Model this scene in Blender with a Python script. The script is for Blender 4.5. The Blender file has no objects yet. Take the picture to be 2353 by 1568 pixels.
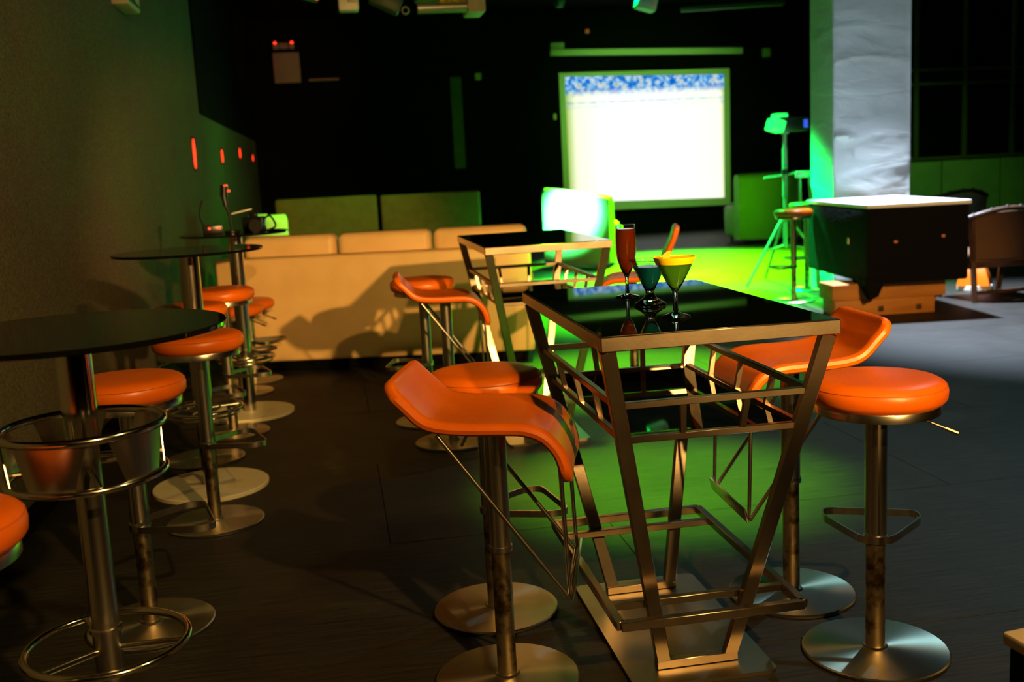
import bpy, bmesh, math, random
from mathutils import Vector, Matrix, Euler

random.seed(7)
SC = bpy.context.scene
C = SC.collection
PI = math.pi

# ------------------------------------------------------------------ camera
YAW, PITCH, ROLL, FPX, CAMH = .1608, .1613, .0517, 2402.4, 1.45
cam = bpy.data.cameras.new('camera')
co = bpy.data.objects.new('camera', cam)
C.objects.link(co)
cam.sensor_fit = 'HORIZONTAL'
cam.sensor_width = 36
cam.lens = 36 * FPX / 2353
xw = Vector((math.cos(YAW), -math.sin(YAW), 0))
yw = Vector((math.sin(YAW), math.cos(YAW), 0))
zw = Vector((0, 0, 1))
fw = yw * math.cos(PITCH) - zw * math.sin(PITCH)
uu = yw * math.sin(PITCH) + zw * math.cos(PITCH)
rt = xw * math.cos(ROLL) - uu * math.sin(ROLL)
up = xw * math.sin(ROLL) + uu * math.cos(ROLL)
m3 = Matrix((rt, up, -fw)).transposed()
co.matrix_world = Matrix.Translation((0, 0, CAMH)) @ m3.to_4x4()
cam.dof.use_dof = True
cam.dof.focus_distance = 2.95
cam.dof.aperture_fstop = 3.4
cam.clip_end = 200
SC.camera = co

# ------------------------------------------------------------------ world, exposure
SC.view_settings.view_transform = 'Standard'
SC.view_settings.look = 'None'
SC.view_settings.gamma = 1
SC.view_settings.use_curve_mapping = False
SC.view_settings.exposure = 0.0
w = bpy.data.worlds.new('world')
SC.world = w
w.use_nodes = True
w.node_tree.nodes['Background'].inputs[0].default_value = (.5, .6, .45, 1)
w.node_tree.nodes['Background'].inputs[1].default_value = .003
SC.cycles.sample_clamp_indirect = 4
SC.cycles.max_bounces = 8
SC.cycles.use_denoising = True


def spot(name, loc, aim, energy, color, angle=40, blend=.6, size=.06):
    l = bpy.data.lights.new(name, 'SPOT')
    l.energy = energy
    l.color = color
    l.spot_size = math.radians(angle)
    l.spot_blend = blend
    l.shadow_soft_size = size
    o = bpy.data.objects.new(name, l)
    C.objects.link(o)
    o.location = loc
    o.rotation_euler = (Vector(aim) - Vector(loc)).to_track_quat('-Z', 'Y').to_euler()
    return o


def point(name, loc, energy, color, size=.05):
    l = bpy.data.lights.new(name, 'POINT')
    l.energy = energy
    l.color = color
    l.shadow_soft_size = size
    o = bpy.data.objects.new(name, l)
    C.objects.link(o)
    o.location = loc
    return o


WARM = (1, .56, .15)
spot('warm_house_spot', (2.7, -3.2, 2.8), (.15, 7.7, .95), 4000, WARM, 22, .45, .07)
spot('warm_bar_spot', (1.6, -1.2, 3.3), (.3, 3.2, .5), 860, WARM, 74, .7, .05)
spot('warm_booth_fill', (2.5, -1.0, 3.4), (5.2, 8.7, .25), 2600, WARM, 14, .8, .07)  # added lamp, brings warm light onto the plywood platform and brown armchair
spot('warm_wall_spot', (2.0, 1.6, 3.7), (-1.4, 5.6, 1.5), 165, (1, .74, .22), 110, .9, .15)
spot('green_floor_spot', (5.8, 17.6, 4.4), (5.0, 14.6, 0), 62000, (.10, 1, .0), 60, .9, .10)
spot('green_mid_spot', (3.0, 10.0, 4.3), (2.9, 9.8, 0), 30000, (.05, 1, .0), 42, .9, .08)
spot('green_lime_spot', (2.2, 7.6, 4.4), (2.0, 7.0, 0), 17000, (.16, 1, .0), 32, .9, .08)
spot('green_stage_spot', (3.6, 12.4, 4.2), (4.75, 10.6, 0), 13000, (.0, 1, .12), 34, .8, .06)
spot('green_near_spot', (1.5, 5.0, 4.4), (1.42, 4.5, 0), 6500, (.22, 1, .0), 25, 1, .10)
spot('green_chair_spot', (2.0, 9.8, 3.9), (3.35, 14.8, .75), 150000, (.045, 1, .17), 10, 1, .08)
spot('green_screen_fill', (4.5, 14.5, 4.2), (6.5, 21.3, 2.2), 900, (.35, 1, .12), 44, .8, .06)  # added weak lamp so the screen border and roller case catch light
spot('green_board_fill', (6.8, 11.0, 4.2), (8.6, 14.2, .6), 420, (.25, 1, .10), 46, 1, .06)  # added lamp standing in for green spill on the low boards
spot('white_booth_spot', (5.1, 9.5, 4.4), (6.0, 8.2, 0), 7500, (.62, .76, .96), 66, .7, .06)
spot('white_column_spot', (4.6, 6.6, 4.2), (5.6, 10.3, 1.6), 130, (.58, .80, .84), 48, .9, .10)
spot('blue_floor_spot', (4.6, 5.6, 4.2), (3.6, 5.0, 0), 560, (.42, .78, .86), 84, 1, .05)
spot('green_back_spot', (1.5, 13.0, 3.8), (-1.4, 15.5, .4), 220, (.08, 1, .05), 80, 1, .1)
spot('green_tub_fill', (1.5, 9.6, 4.0), (-.6, 11.6, .9), 1500, (.10, 1, .02), 14, .9, .06)  # added narrow lamp that turns the small tub chair green
spot('red_back_spot', (.5, 14.5, 4.0), (-.8, 20.5, 3.6), 260, (1, .30, .24), 34, .8, .1)


# ------------------------------------------------------------------ materials
def mat(name, col, rough=.5, metal=0., spec=.5, noise=None, bump=None, emis=None, trans=0, ior=1.45, coat=0, mapping=None, obj=True):
    m = bpy.data.materials.new(name)
    m.use_nodes = True
    nt = m.node_tree
    b = nt.nodes['Principled BSDF']
    b.inputs['Base Color'].default_value = (*col, 1)
    b.inputs['Roughness'].default_value = rough
    b.inputs['Metallic'].default_value = metal
    b.inputs['Specular IOR Level'].default_value = spec
    b.inputs['IOR'].default_value = ior
    b.inputs['Transmission Weight'].default_value = trans
    b.inputs['Coat Weight'].default_value = coat
    tc = nt.nodes.new('ShaderNodeTexCoord')
    mp = nt.nodes.new('ShaderNodeMapping')
    nt.links.new(tc.outputs['Object'], mp.inputs[0])
    if mapping:
        mp.inputs['Scale'].default_value = mapping
    if noise:       # (scale, colour2, low, high)
        n = nt.nodes.new('ShaderNodeTexNoise')
        n.inputs['Scale'].default_value = noise[0]
        n.inputs['Detail'].default_value = 6
        nt.links.new(mp.outputs[0], n.inputs[0])
        r = nt.nodes.new('ShaderNodeValToRGB')
        r.color_ramp.elements[0].position = noise[2]
        r.color_ramp.elements[1].position = noise[3]
        r.color_ramp.elements[0].color = (*col, 1)
        r.color_ramp.elements[1].color = (*noise[1], 1)
        nt.links.new(n.outputs['Fac'], r.inputs[0])
        nt.links.new(r.outputs[0], b.inputs['Base Color'])
    if bump:        # (scale, strength, distance)
        n = nt.nodes.new('ShaderNodeTexNoise')
        n.inputs['Scale'].default_value = bump[0]
        n.inputs['Detail'].default_value = 4
        nt.links.new(mp.outputs[0], n.inputs[0])
        bu = nt.nodes.new('ShaderNodeBump')
        bu.inputs['Strength'].default_value = bump[1]
        bu.inputs['Distance'].default_value = bump[2]
        nt.links.new(n.outputs['Fac'], bu.inputs['Height'])
        nt.links.new(bu.outputs[0], b.inputs['Normal'])
    if emis:
        b.inputs['Emission Color'].default_value = (*emis[0], 1)
        b.inputs['Emission Strength'].default_value = emis[1]
    return m


M = {}
M['leather'] = mat('orange_leather', (.68, .128, .001), .36, noise=(7, (.58, .100, .001), .35, .75), bump=(220, .12, .002))
M['leather_seam'] = mat('orange_stitching', (.45, .09, .01), .5)
M['steel'] = mat('stainless_steel', (.62, .58, .53), .24, 1, noise=(14, (.45, .40, .34), .45, .8), bump=(60, .05, .001), mapping=(1, 1, .2))
M['frame_steel'] = mat('brushed_frame_steel', (.46, .38, .30), .27, 1, noise=(9, (.30, .23, .16), .4, .8), bump=(90, .10, .001), mapping=(1, .15, 1))
M['chrome'] = mat('chrome', (.72, .68, .62), .15, 1)
M['worn'] = mat('worn_steel_tube', (.55, .44, .28), .34, 1, noise=(22, (.16, .10, .05), .48, .62), bump=(80, .2, .001))
M['disc'] = mat('brushed_disc_steel', (.50, .48, .42), .30, 1, noise=(5, (.36, .34, .29), .3, .8), bump=(120, .05, .001))
nt_ = M['disc'].node_tree
tg_ = nt_.nodes.new('ShaderNodeTangent'); tg_.direction_type = 'RADIAL'; tg_.axis = 'Z'
nt_.links.new(tg_.outputs[0], nt_.nodes['Principled BSDF'].inputs['Tangent'])
nt_.nodes['Principled BSDF'].inputs['Anisotropic'].default_value = .85
M['plate'] = mat('brushed_plate_steel', (.42, .37, .28), .36, 1, noise=(5, (.30, .25, .17), .3, .8), bump=(120, .05, .001))
M['cream_disc'] = mat('cream_painted_disc', (.62, .55, .38), .45, noise=(12, (.42, .34, .20), .6, .85))
M['black_glass'] = mat('black_glass', (.0015, .0025, .002), .025, spec=.75, ior=1.6)
M['dark_glass'] = mat('black_glass_disc', (.003, .003, .002), .05, spec=.45)
M['black'] = mat('black_paint', (.0016, .0018, .0016), .8, spec=.08)
M['black_plastic'] = mat('black_plastic', (.006, .006, .006), .3)
M['cloth_black'] = mat('black_cloth', (.004, .004, .005), .9, bump=(25, .4, .02), spec=.1)
M['cream'] = mat('cream_leather', (.74, .48, .23), .48, noise=(4, (.64, .41, .18), .35, .75), bump=(60, .08, .004))
M['olive'] = mat('olive_upholstery', (.15, .125, .035), .8, bump=(150, .3, .004), noise=(8, (.12, .095, .02), .4, .7))
M['tub'] = mat('pale_upholstery', (.55, .50, .36), .6, bump=(60, .1, .004))
M['wood'] = mat('orange_plywood', (.50, .20, .035), .6, noise=(5, (.34, .12, .02), .4, .8), mapping=(.4, 1, 3), bump=(40, .1, .002))
M['dark_wood'] = mat('dark_wood', (.06, .025, .012), .45, noise=(8, (.03, .012, .006), .4, .7))
M['brown_fabric'] = mat('brown_fabric', (.10, .045, .018), .8, bump=(120, .4, .004))
M['green_fabric'] = mat('sage_fabric', (.16, .18, .09), .8, bump=(120, .3, .004))
M['stud'] = mat('stud_metal', (.8, .8, .75), .2, 1)
M['white_plastic'] = mat('white_plastic', (.55, .55, .50), .5)
M['beige_plastic'] = mat('beige_plastic', (.60, .50, .38), .5)
M['screen_white'] = mat('screen_fabric', (.60, .62, .55), .7)
M['brown_panel'] = mat('dull_brown_panel', (.34, .20, .16), .7, noise=(3, (.26, .15, .11), .3, .8))
M['dim_panel'] = mat('grey_door_panel', (.035, .045, .03), .6)
M['red_lamp'] = mat('red_lamp', (.5, .02, .01), .4, emis=((1, .03, .008), 3.5))
M['red_led'] = mat('red_indicator', (.5, .02, .01), .4, emis=((1, .06, .02), 1.6))
M['amber_led'] = mat('amber_indicator', (.4, .1, .02), .4, emis=((1, .25, .05), .12))
M['blue_lit'] = mat('blue_indicator', (.02, .05, .4), .4, emis=((.05, .12, 1), .8))
M['green_lens'] = mat('green_lens', (.02, .3, .05), .3, emis=((.02, 1, .12), 1.4))
M['exit_green'] = mat('exit_green', (.005, .10, .03), .5)
M['exit_white'] = mat('exit_white', (.55, .70, .50), .5)
M['window_dark'] = mat('dark_window_glass', (.002, .002, .002), .05)
M['bronze'] = mat('window_frame', (.045, .030, .014), .45)
M['dado'] = mat('green_grey_board', (.13, .15, .08), .7, noise=(3, (.10, .11, .06), .3, .8))
M['alu'] = mat('grey_metal', (.35, .36, .33), .4, .6)
M['amber_glass'] = mat('amber_patterned_drum', (.35, .25, .03), .4, noise=(25, (.8, .45, .02), .45, .6))


# clear glass with thin look
def glass(name, col, rough=0.0, ior=1.45):
    m = mat(name, col, rough, trans=1, ior=ior)
    return m


M['clear'] = glass('clear_glass', (1, 1, 1))
M['red_drink'] = mat('amber_red_drink', (.36, .045, .004), .12, trans=.35, ior=1.34)
M['blue_drink'] = mat('blue_drink', (.003, .17, .24), .15, trans=.3, ior=1.34)
M['green_drink'] = mat('cloudy_green_drink', (.22, .85, .03), .35, trans=.35, ior=1.34)
M['yellow_rim'] = mat('yellow_sugar_rim', (.85, .60, .0), .5, bump=(300, .4, .002))
M['orange_peel'] = mat('orange_peel', (.9, .35, .01), .5)


def fabric_wall():
    m = bpy.data.materials.new('woven_wall_fabric')
    m.use_nodes = True
    nt = m.node_tree
    b = nt.nodes['Principled BSDF']
    b.inputs['Roughness'].default_value = .85
    b.inputs['Specular IOR Level'].default_value = .25
    tc = nt.nodes.new('ShaderNodeTexCoord')
    n1 = nt.nodes.new('ShaderNodeTexNoise'); n1.inputs['Scale'].default_value = 170; n1.inputs['Detail'].default_value = 3
    n2 = nt.nodes.new('ShaderNodeTexNoise'); n2.inputs['Scale'].default_value = 1.3
    mp = nt.nodes.new('ShaderNodeMapping'); mp.inputs['Scale'].default_value = (1, 1, .55)
    nt.links.new(tc.outputs['Object'], mp.inputs[0]); nt.links.new(mp.outputs[0], n1.inputs[0]); nt.links.new(tc.outputs['Object'], n2.inputs[0])
    r = nt.nodes.new('ShaderNodeValToRGB')
    r.color_ramp.elements[0].position = .36; r.color_ramp.elements[0].color = (.060, .050, .034, 1)
    r.color_ramp.elements[1].position = .68; r.color_ramp.elements[1].color = (.20, .17, .115, 1)
    nt.links.new(n1.outputs['Fac'], r.inputs[0])
    mx = nt.nodes.new('ShaderNodeMix'); mx.data_type = 'RGBA'; mx.blend_type = 'MULTIPLY'; mx.inputs[0].default_value = .35
    nt.links.new(r.outputs[0], mx.inputs[6]); nt.links.new(n2.outputs['Color'], mx.inputs[7])
    nt.links.new(mx.outputs[2], b.inputs['Base Color'])
    bu = nt.nodes.new('ShaderNodeBump'); bu.inputs['Strength'].default_value = .7; bu.inputs['Distance'].default_value = .004
    nt.links.new(n1.outputs['Fac'], bu.inputs['Height']); nt.links.new(bu.outputs[0], b.inputs['Normal'])
    return m


M['wall_fabric'] = fabric_wall()


def floor_mat():
    m = bpy.data.materials.new('dark_stage_floor')
    m.use_nodes = True
    nt = m.node_tree
    b = nt.nodes['Principled BSDF']
    b.inputs['Specular IOR Level'].default_value = .16
    tc = nt.nodes.new('ShaderNodeTexCoord')
    mp = nt.nodes.new('ShaderNodeMapping'); mp.inputs['Scale'].default_value = (1.6, 30, 1)
    n1 = nt.nodes.new('ShaderNodeTexNoise'); n1.inputs['Scale'].default_value = 3; n1.inputs['Detail'].default_value = 8
    n2 = nt.nodes.new('ShaderNodeTexNoise'); n2.inputs['Scale'].default_value = 2.2; n2.inputs['Detail'].default_value = 6
    geo = nt.nodes.new('ShaderNodeNewGeometry')
    nt.links.new(geo.outputs['Position'], mp.inputs[0]); nt.links.new(mp.outputs[0], n1.inputs[0]); nt.links.new(geo.outputs['Position'], n2.inputs[0])
    r = nt.nodes.new('ShaderNodeValToRGB')
    r.color_ramp.elements[0].position = .3; r.color_ramp.elements[0].color = (.013, .012, .0100, 1)
    r.color_ramp.elements[1].position = .75; r.color_ramp.elements[1].color = (.038, .034, .029, 1)
    nt.links.new(n1.outputs['Fac'], r.inputs[0])
    mx = nt.nodes.new('ShaderNodeMix'); mx.data_type = 'RGBA'; mx.blend_type = 'MULTIPLY'; mx.inputs[0].default_value = .5
    r2 = nt.nodes.new('ShaderNodeValToRGB')
    r2.color_ramp.elements[0].position = .35; r2.color_ramp.elements[0].color = (.55, .5, .45, 1)
    r2.color_ramp.elements[1].position = .65; r2.color_ramp.elements[1].color = (1, 1, 1, 1)
    nt.links.new(n2.outputs['Fac'], r2.inputs[0])
    nt.links.new(r.outputs[0], mx.inputs[6]); nt.links.new(r2.outputs[0], mx.inputs[7])
    nt.links.new(mx.outputs[2], b.inputs['Base Color'])
    rr = nt.nodes.new('ShaderNodeMapRange'); rr.inputs[3].default_value = .48; rr.inputs[4].default_value = .7
    nt.links.new(n2.outputs['Fac'], rr.inputs[0]); nt.links.new(rr.outputs[0], b.inputs['Roughness'])
    bu = nt.nodes.new('ShaderNodeBump'); bu.inputs['Strength'].default_value = .35; bu.inputs['Distance'].default_value = .002
    nt.links.new(n1.outputs['Fac'], bu.inputs['Height']); nt.links.new(bu.outputs[0], b.inputs['Normal'])
    return m


M['floor'] = floor_mat()


def screen_mat():      # overexposed projected picture: blue crowd strip on top, pale pitch below
    m = bpy.data.materials.new('projected_picture')
    m.use_nodes = True
    nt = m.node_tree
    nt.nodes.remove(nt.nodes['Principled BSDF'])
    out = nt.nodes['Material Output']
    em = nt.nodes.new('ShaderNodeEmission')
    tc = nt.nodes.new('ShaderNodeTexCoord')
    sp = nt.nodes.new('ShaderNodeSeparateXYZ')
    nt.links.new(tc.outputs['Generated'], sp.inputs[0])
    # blocky noise for the crowd
    mp = nt.nodes.new('ShaderNodeMapping'); mp.inputs['Scale'].default_value = (26, 1, 20)
    nt.links.new(tc.outputs['Generated'], mp.inputs[0])
    n = nt.nodes.new('ShaderNodeTexNoise'); n.inputs['Scale'].default_value = 1; n.inputs['Detail'].default_value = 3; n.inputs['Roughness'].default_value = .7
    nt.links.new(mp.outputs[0], n.inputs[0])
    crowd = nt.nodes.new('ShaderNodeValToRGB')
    cr = crowd.color_ramp
    cr.elements[0].position = .44; cr.elements[0].color = (.0, .35, 1.7, 1)
    cr.elements[1].position = .57; cr.elements[1].color = (2.2, 2.4, 2.6, 1)
    e = cr.elements.new(.51); e.color = (.2, 1.2, 2.2, 1)
    e = cr.elements.new(.63); e.color = (1.0, 1.1, .25, 1)
    nt.links.new(n.outputs['Fac'], crowd.inputs[0])
    band = nt.nodes.new('ShaderNodeValToRGB')   # vertical mask, generated Z
    bc = band.color_ramp
    bc.elements[0].position = .83; bc.elements[0].color = (0, 0, 0, 1)
    bc.elements[1].position = .90; bc.elements[1].color = (1, 1, 1, 1)
    for p_, v_ in ((.0, 0), (.74, 0), (.765, .3), (.78, 0), (.795, .55), (.81, .05)):
        k = bc.elements.new(p_); k.color = (v_, v_, v_, 1)
    nt.links.new(sp.outputs['Z'], band.inputs[0])
    pitch = nt.nodes.new('ShaderNodeValToRGB')  # horizontal tint of the pitch
    pc = pitch.color_ramp
    pc.elements[0].position = 0; pc.elements[0].color = (1.0, 1.6, .2, 1)
    pc.elements[1].position = 1; pc.elements[1].color = (1.4, 1.9, .5, 1)
    k = pc.elements.new(.06); k.color = (3, 3.2, 2.2, 1)
    k = pc.elements.new(.3); k.color = (3.4, 3.5, 3.3, 1)
    k = pc.elements.new(.97); k.color = (3.2, 3.4, 2.6, 1)
    nt.links.new(sp.outputs['X'], pitch.inputs[0])
    mx = nt.nodes.new('ShaderNodeMix'); mx.data_type = 'RGBA'
    nt.links.new(band.outputs[0], mx.inputs[0]); nt.links.new(pitch.outputs[0], mx.inputs[6]); nt.links.new(crowd.outputs[0], mx.inputs[7])
    nt.links.new(mx.outputs[2], em.inputs[0])
    em.inputs[1].default_value = .36
    nt.links.new(em.outputs[0], out.inputs[0])
    return m


M['picture'] = screen_mat()


def column_mat():
    m = mat('crumpled_white_cloth', (.62, .64, .62), .75)
    nt = m.node_tree
    b = nt.nodes['Principled BSDF']
    tc = nt.nodes.new('ShaderNodeTexCoord')
    mp = nt.nodes.new('ShaderNodeMapping'); mp.inputs['Scale'].default_value = (.8, .8, 2.6)
    n = nt.nodes.new('ShaderNodeTexNoise'); n.inputs['Scale'].default_value = 1.6; n.inputs['Detail'].default_value = 7; n.inputs['Distortion'].default_value = .6
    nt.links.new(tc.outputs['Object'], mp.inputs[0]); nt.links.new(mp.outputs[0], n.inputs[0])
    bu = nt.nodes.new('ShaderNodeBump'); bu.inputs['Strength'].default_value = .9; bu.inputs['Distance'].default_value = .05
    nt.links.new(n.outputs['Fac'], bu.inputs['Height']); nt.links.new(bu.outputs[0], b.inputs['Normal'])
    return m


M['column'] = column_mat()


# ------------------------------------------------------------------ mesh builder
class MB:
    def __init__(s):
        s.v = []; s.f = []; s.sm = []

    def add(s, verts, faces, smooth=False):
        o = len(s.v)
        s.v += [tuple(v) for v in verts]
        s.f += [tuple(i + o for i in f) for f in faces]
        s.sm += [smooth] * len(faces)
        return s

    def box(s, c, d, bev=0, rot=None, seg=2):
        bm = bmesh.new()
        bmesh.ops.create_cube(bm, size=1)
        for v in bm.verts:
            v.co = Vector((v.co.x * d[0], v.co.y * d[1], v.co.z * d[2]))
        if bev:
            bmesh.ops.bevel(bm, geom=bm.edges[:], offset=bev, segments=seg, affect='EDGES', profile=.5)
        R = rot if rot is not None else Matrix.Identity(3)
        vs = [R @ v.co + Vector(c) for v in bm.verts]
        bm.verts.index_update()
        fs = [[v.index for v in f.verts] for f in bm.faces]
        bm.free()
        return s.add(vs, fs, bev > 0 and seg > 1)

    def bar(s, p, q, wd, ht, side=(0, 0, 1), bev=.002):
        p = Vector(p); q = Vector(q)
        d = (q - p); L = d.length; d.normalize()
        u = Vector(side); u = (u - d * u.dot(d)).normalized()
        r = d.cross(u)
        R = Matrix((r, d, u)).transposed()
        return s.box((p + q) / 2, (wd, L, ht), bev, R, 1)

    def lathe(s, prof, c=(0, 0, 0), n=48, smooth=True, a0=0, a1=2 * PI):
        full = abs(a1 - a0 - 2 * PI) < 1e-6
        vs = []; fs = []
        k = len(prof); cnt = n if full else n + 1
        for i in range(cnt):
            a = a0 + (a1 - a0) * i / n
            for r, z in prof:
                vs.append((c[0] + r * math.cos(a), c[1] + r * math.sin(a), c[2] + z))
        for i in range(n):
            j = (i + 1) % cnt
            for t in range(k - 1):
                fs.append((i * k + t, j * k + t, j * k + t + 1, i * k + t + 1))
        return s.add(vs, fs, smooth)

    def cyl(s, c, r, z0, z1, n=32, b=0):
        b = min(b, r * .5)
        pr = [(0, z0), (r - b, z0), (r, z0 + b), (r, z1 - b), (r - b, z1), (0, z1)] if b else [(0, z0), (r, z0), (r, z0), (r, z1), (r, z1), (0, z1)]
        k = len(pr)
        o = len(s.v)
        s.lathe(pr, (c[0], c[1], 0), n)
        nf = n * (k - 1)
        for i in range(n):      # caps flat
            for t in (0, k - 2):
                s.sm[len(s.sm) - nf + i * (k - 1) + t] = False
        return s

    def tube(s, pts, r, n=10, closed=False, rs=None):
        P = [Vector(p) for p in pts]
        N = len(P)
        vs = []; fs = []
        prev = None
        for i in range(N):
            a = P[(i - 1) % N] if (closed or i > 0) else P[i]
            b = P[(i + 1) % N] if (closed or i < N - 1) else P[i]
            d = (b - a).normalized()
            if prev is None:
                u = Vector((0, 0, 1)) if abs(d.z) < .9 else Vector((1, 0, 0))
            else:
                u = prev
            u = (u - d * u.dot(d)).normalized()
            prev = u
            v = d.cross(u)
            rr = rs[i] if rs else r
            for k in range(n):
                t = 2 * PI * k / n
                vs.append(P[i] + (u * math.cos(t) + v * math.sin(t)) * rr)
        for i in range(N if closed else N - 1):
            j = (i + 1) % N
            for k in range(n):
                fs.append((i * n + k, i * n + (k + 1) % n, j * n + (k + 1) % n, j * n + k))
        if not closed:
            fs.append(tuple(reversed(range(n))))
            fs.append(tuple(range((N - 1) * n, N * n)))
        return s.add(vs, fs, True)

    def band(s, pts, h, t):
        """closed flat strip standing on edge, following pts (z = bottom)"""
        N = len(pts); vs = []; fs = []
        for i in range(N):
            a = Vector(pts[i - 1]); b = Vector(pts[(i + 1) % N]); p = Vector(pts[i])
            d = (b - a).normalized(); nrm = Vector((d.y, -d.x, 0))
            for (o, z) in ((t / 2, 0), (t / 2, h), (-t / 2, h), (-t / 2, 0)):
                vs.append(p + nrm * o + Vector((0, 0, z)))
        for i in range(N):
            j = (i + 1) % N
            for k in range(4):
                fs.append((i * 4 + k, j * 4 + k, j * 4 + (k + 1) % 4, i * 4 + (k + 1) % 4))
        return s.add(vs, fs, False)

    def mesh(s, name):
        me = bpy.data.meshes.new(name)
        me.from_pydata([tuple(v) for v in s.v], [], s.f)
        me.polygons.foreach_set('use_smooth', s.sm)
        bm = bmesh.new(); bm.from_mesh(me)
        bmesh.ops.remove_doubles(bm, verts=bm.verts, dist=1e-6)
        bmesh.ops.recalc_face_normals(bm, faces=bm.faces)
        bm.to_mesh(me); bm.free()
        me.set_sharp_from_angle(angle=math.radians(38))
        me.update()
        return me

    def build(s, name, m, parent=None, label=None):
        me = s.mesh(name)
        me.materials.append(m)
        o = bpy.data.objects.new(name, me)
        C.objects.link(o)
        if parent: o.parent = parent
        if label: o['label'] = label
        return o


def thing(name, label, cat, loc=(0, 0, 0), rz=0, group=None):
    o = bpy.data.objects.new(name, None)
    C.objects.link(o)
    o.empty_display_size = .1
    o.location = loc
    o.rotation_euler = (0, 0, rz)
    o['label'] = label; o['category'] = cat
    if group: o['group'] = group
    return o


def tag(o, label, cat, group=None):
    o['label'] = label; o['category'] = cat
    if group: o['group'] = group
    return o


def struct(o):
    o['kind'] = 'structure'
    return o


def copy_tree(o, parent=None):
    c = o.copy()
    C.objects.link(c)
    if parent: c.parent = parent
    for ch in list(o.children):
        copy_tree(ch, c)
    return c


def smooth_path(pts, n=8, closed=False):
    out = []
    N = len(pts)
    P = [Vector(p) for p in pts]
    rng = N if closed else N - 1
    for i in range(rng):
        p0 = P[(i - 1) % N] if (closed or i > 0) else P[i]
        p1 = P[i]; p2 = P[(i + 1) % N]
        p3 = P[(i + 2) % N] if (closed or i < N - 2) else p2
        for k in range(n):
            t = k / n
            out.append(.5 * ((2 * p1) + (p2 - p0) * t + (2 * p0 - 5 * p1 + 4 * p2 - p3) * t * t + (3 * p1 - p0 - 3 * p2 + p3) * t ** 3))
    if not closed: out.append(P[-1])
    return out


def round_poly(pts, r, n=6):
    """rounded closed polygon in 3D (planar)"""
    out = []
    N = len(pts)
    P = [Vector(p) for p in pts]
    rr = r if isinstance(r, (list, tuple)) else [r] * N
    for i in range(N):
        p = P[i]; a = (P[i - 1] - p); b = (P[(i + 1) % N] - p)
        k = min(rr[i], a.length * .48, b.length * .48)
        A = p + a.normalized() * k; B = p + b.normalized() * k
        for j in range(n + 1):
            t = j / n
            out.append((1 - t) ** 2 * A + 2 * t * (1 - t) * p + t * t * B)
    return out


# ------------------------------------------------------------------ room shell
WX, BY, RX, CZ, FY = -1.42, 21.5, 13.5, 4.6, -4.5
slab = MB().box(((WX + RX) / 2, (FY + BY) / 2, -.06), (RX - WX, BY - FY, .10)).build('floor', M['black'])
struct(slab)
pw, pl = 1.22, 2.44
pieces = {}
yy = FY; row = 0
while yy < BY - .05:
    ly = min(pw, BY - yy)
    xx = WX - (row % 2) * .9
    while xx < RX - .05:
        x0 = max(xx, WX); x1 = min(xx + pl, RX)
        if x1 - x0 > .1:
            key = (round(x1 - x0, 3), round(ly, 3))
            if key not in pieces:
                mb = MB().box((0, 0, -.005), (key[0] - .003, key[1] - .003, .012), .0012, seg=1)
                me = mb.mesh('floor_board'); me.materials.append(M['floor'])
                pieces[key] = me
            o = bpy.data.objects.new('floor_board', pieces[key])
            C.objects.link(o)
            o.location = ((x0 + x1) / 2, yy + ly / 2, -.001 + random.uniform(-.0006, .0)); o.parent = slab
        xx += pl
    yy += pw; row += 1

struct(MB().box((WX - .06, (FY + BY) / 2, CZ / 2), (.12, BY - FY, CZ)).build('wall_left', M['wall_fabric']))
struct(MB().box(((WX + RX) / 2, BY + .06, CZ / 2), (RX - WX, .12, CZ)).build('wall_back', M['black']))
struct(MB().box((RX + .06, (FY + BY) / 2, CZ / 2), (.12, BY - FY, CZ)).build('wall_right', M['black']))
struct(MB().box(((WX + RX) / 2, FY - .06, CZ / 2), (RX - WX, .12, CZ)).build('wall_front', M['black']))
struct(MB().box(((WX + RX) / 2, (FY + BY) / 2, CZ + .06), (RX - WX, BY - FY, .12)).build('ceiling', M['black']))
struct(MB().box((WX + .012, 17.0, 3.42), (.024, 8.98, 2.3), .004, seg=1).build('painted_shade_panel', M['black']))  # black panel stands in for the shade on the far upper wall
struct(MB().box((WX + .012, (FY + BY) / 2, .05), (.024, BY - FY, .10), .004, seg=1).build('baseboard_left', M['black']))

# red lamps on the left wall
for i, (y, z, hh, dy) in enumerate(((11.67, 1.80, .31, .17), (14.6, 1.84, .165, .15), (17.48, 1.95, .155, .14), (20.28, 1.93, .115, .12))):
    a = thing('wall_lamp', ['long red glowing wall light nearest the camera on the left wall', 'second red glowing wall light along the left wall',
              'third red glowing wall light, slightly higher on the left wall', 'smallest red glowing wall light by the far corner'][i], 'light', (WX, y, z), 0, 'red lights along the left wall')
    k = 28
    MB().add([(0.0, dy / 2 * math.cos(2 * PI * j / k), hh / 2 * math.sin(2 * PI * j / k)) for j in range(k)] +
             [(0.012, dy / 2 * math.cos(2 * PI * j / k), hh / 2 * math.sin(2 * PI * j / k)) for j in range(k)],
             [(j, (j + 1) % k, k + (j + 1) % k, k + j) for j in range(k)] + [tuple(range(k, 2 * k)), tuple(reversed(range(k)))]).build('lens', M['red_lamp'], a)
    MB().box((.004, 0, 0), (.008, dy + .05, hh + .05), .003, seg=1).build('back_plate', M['black_plastic'], a)

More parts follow.
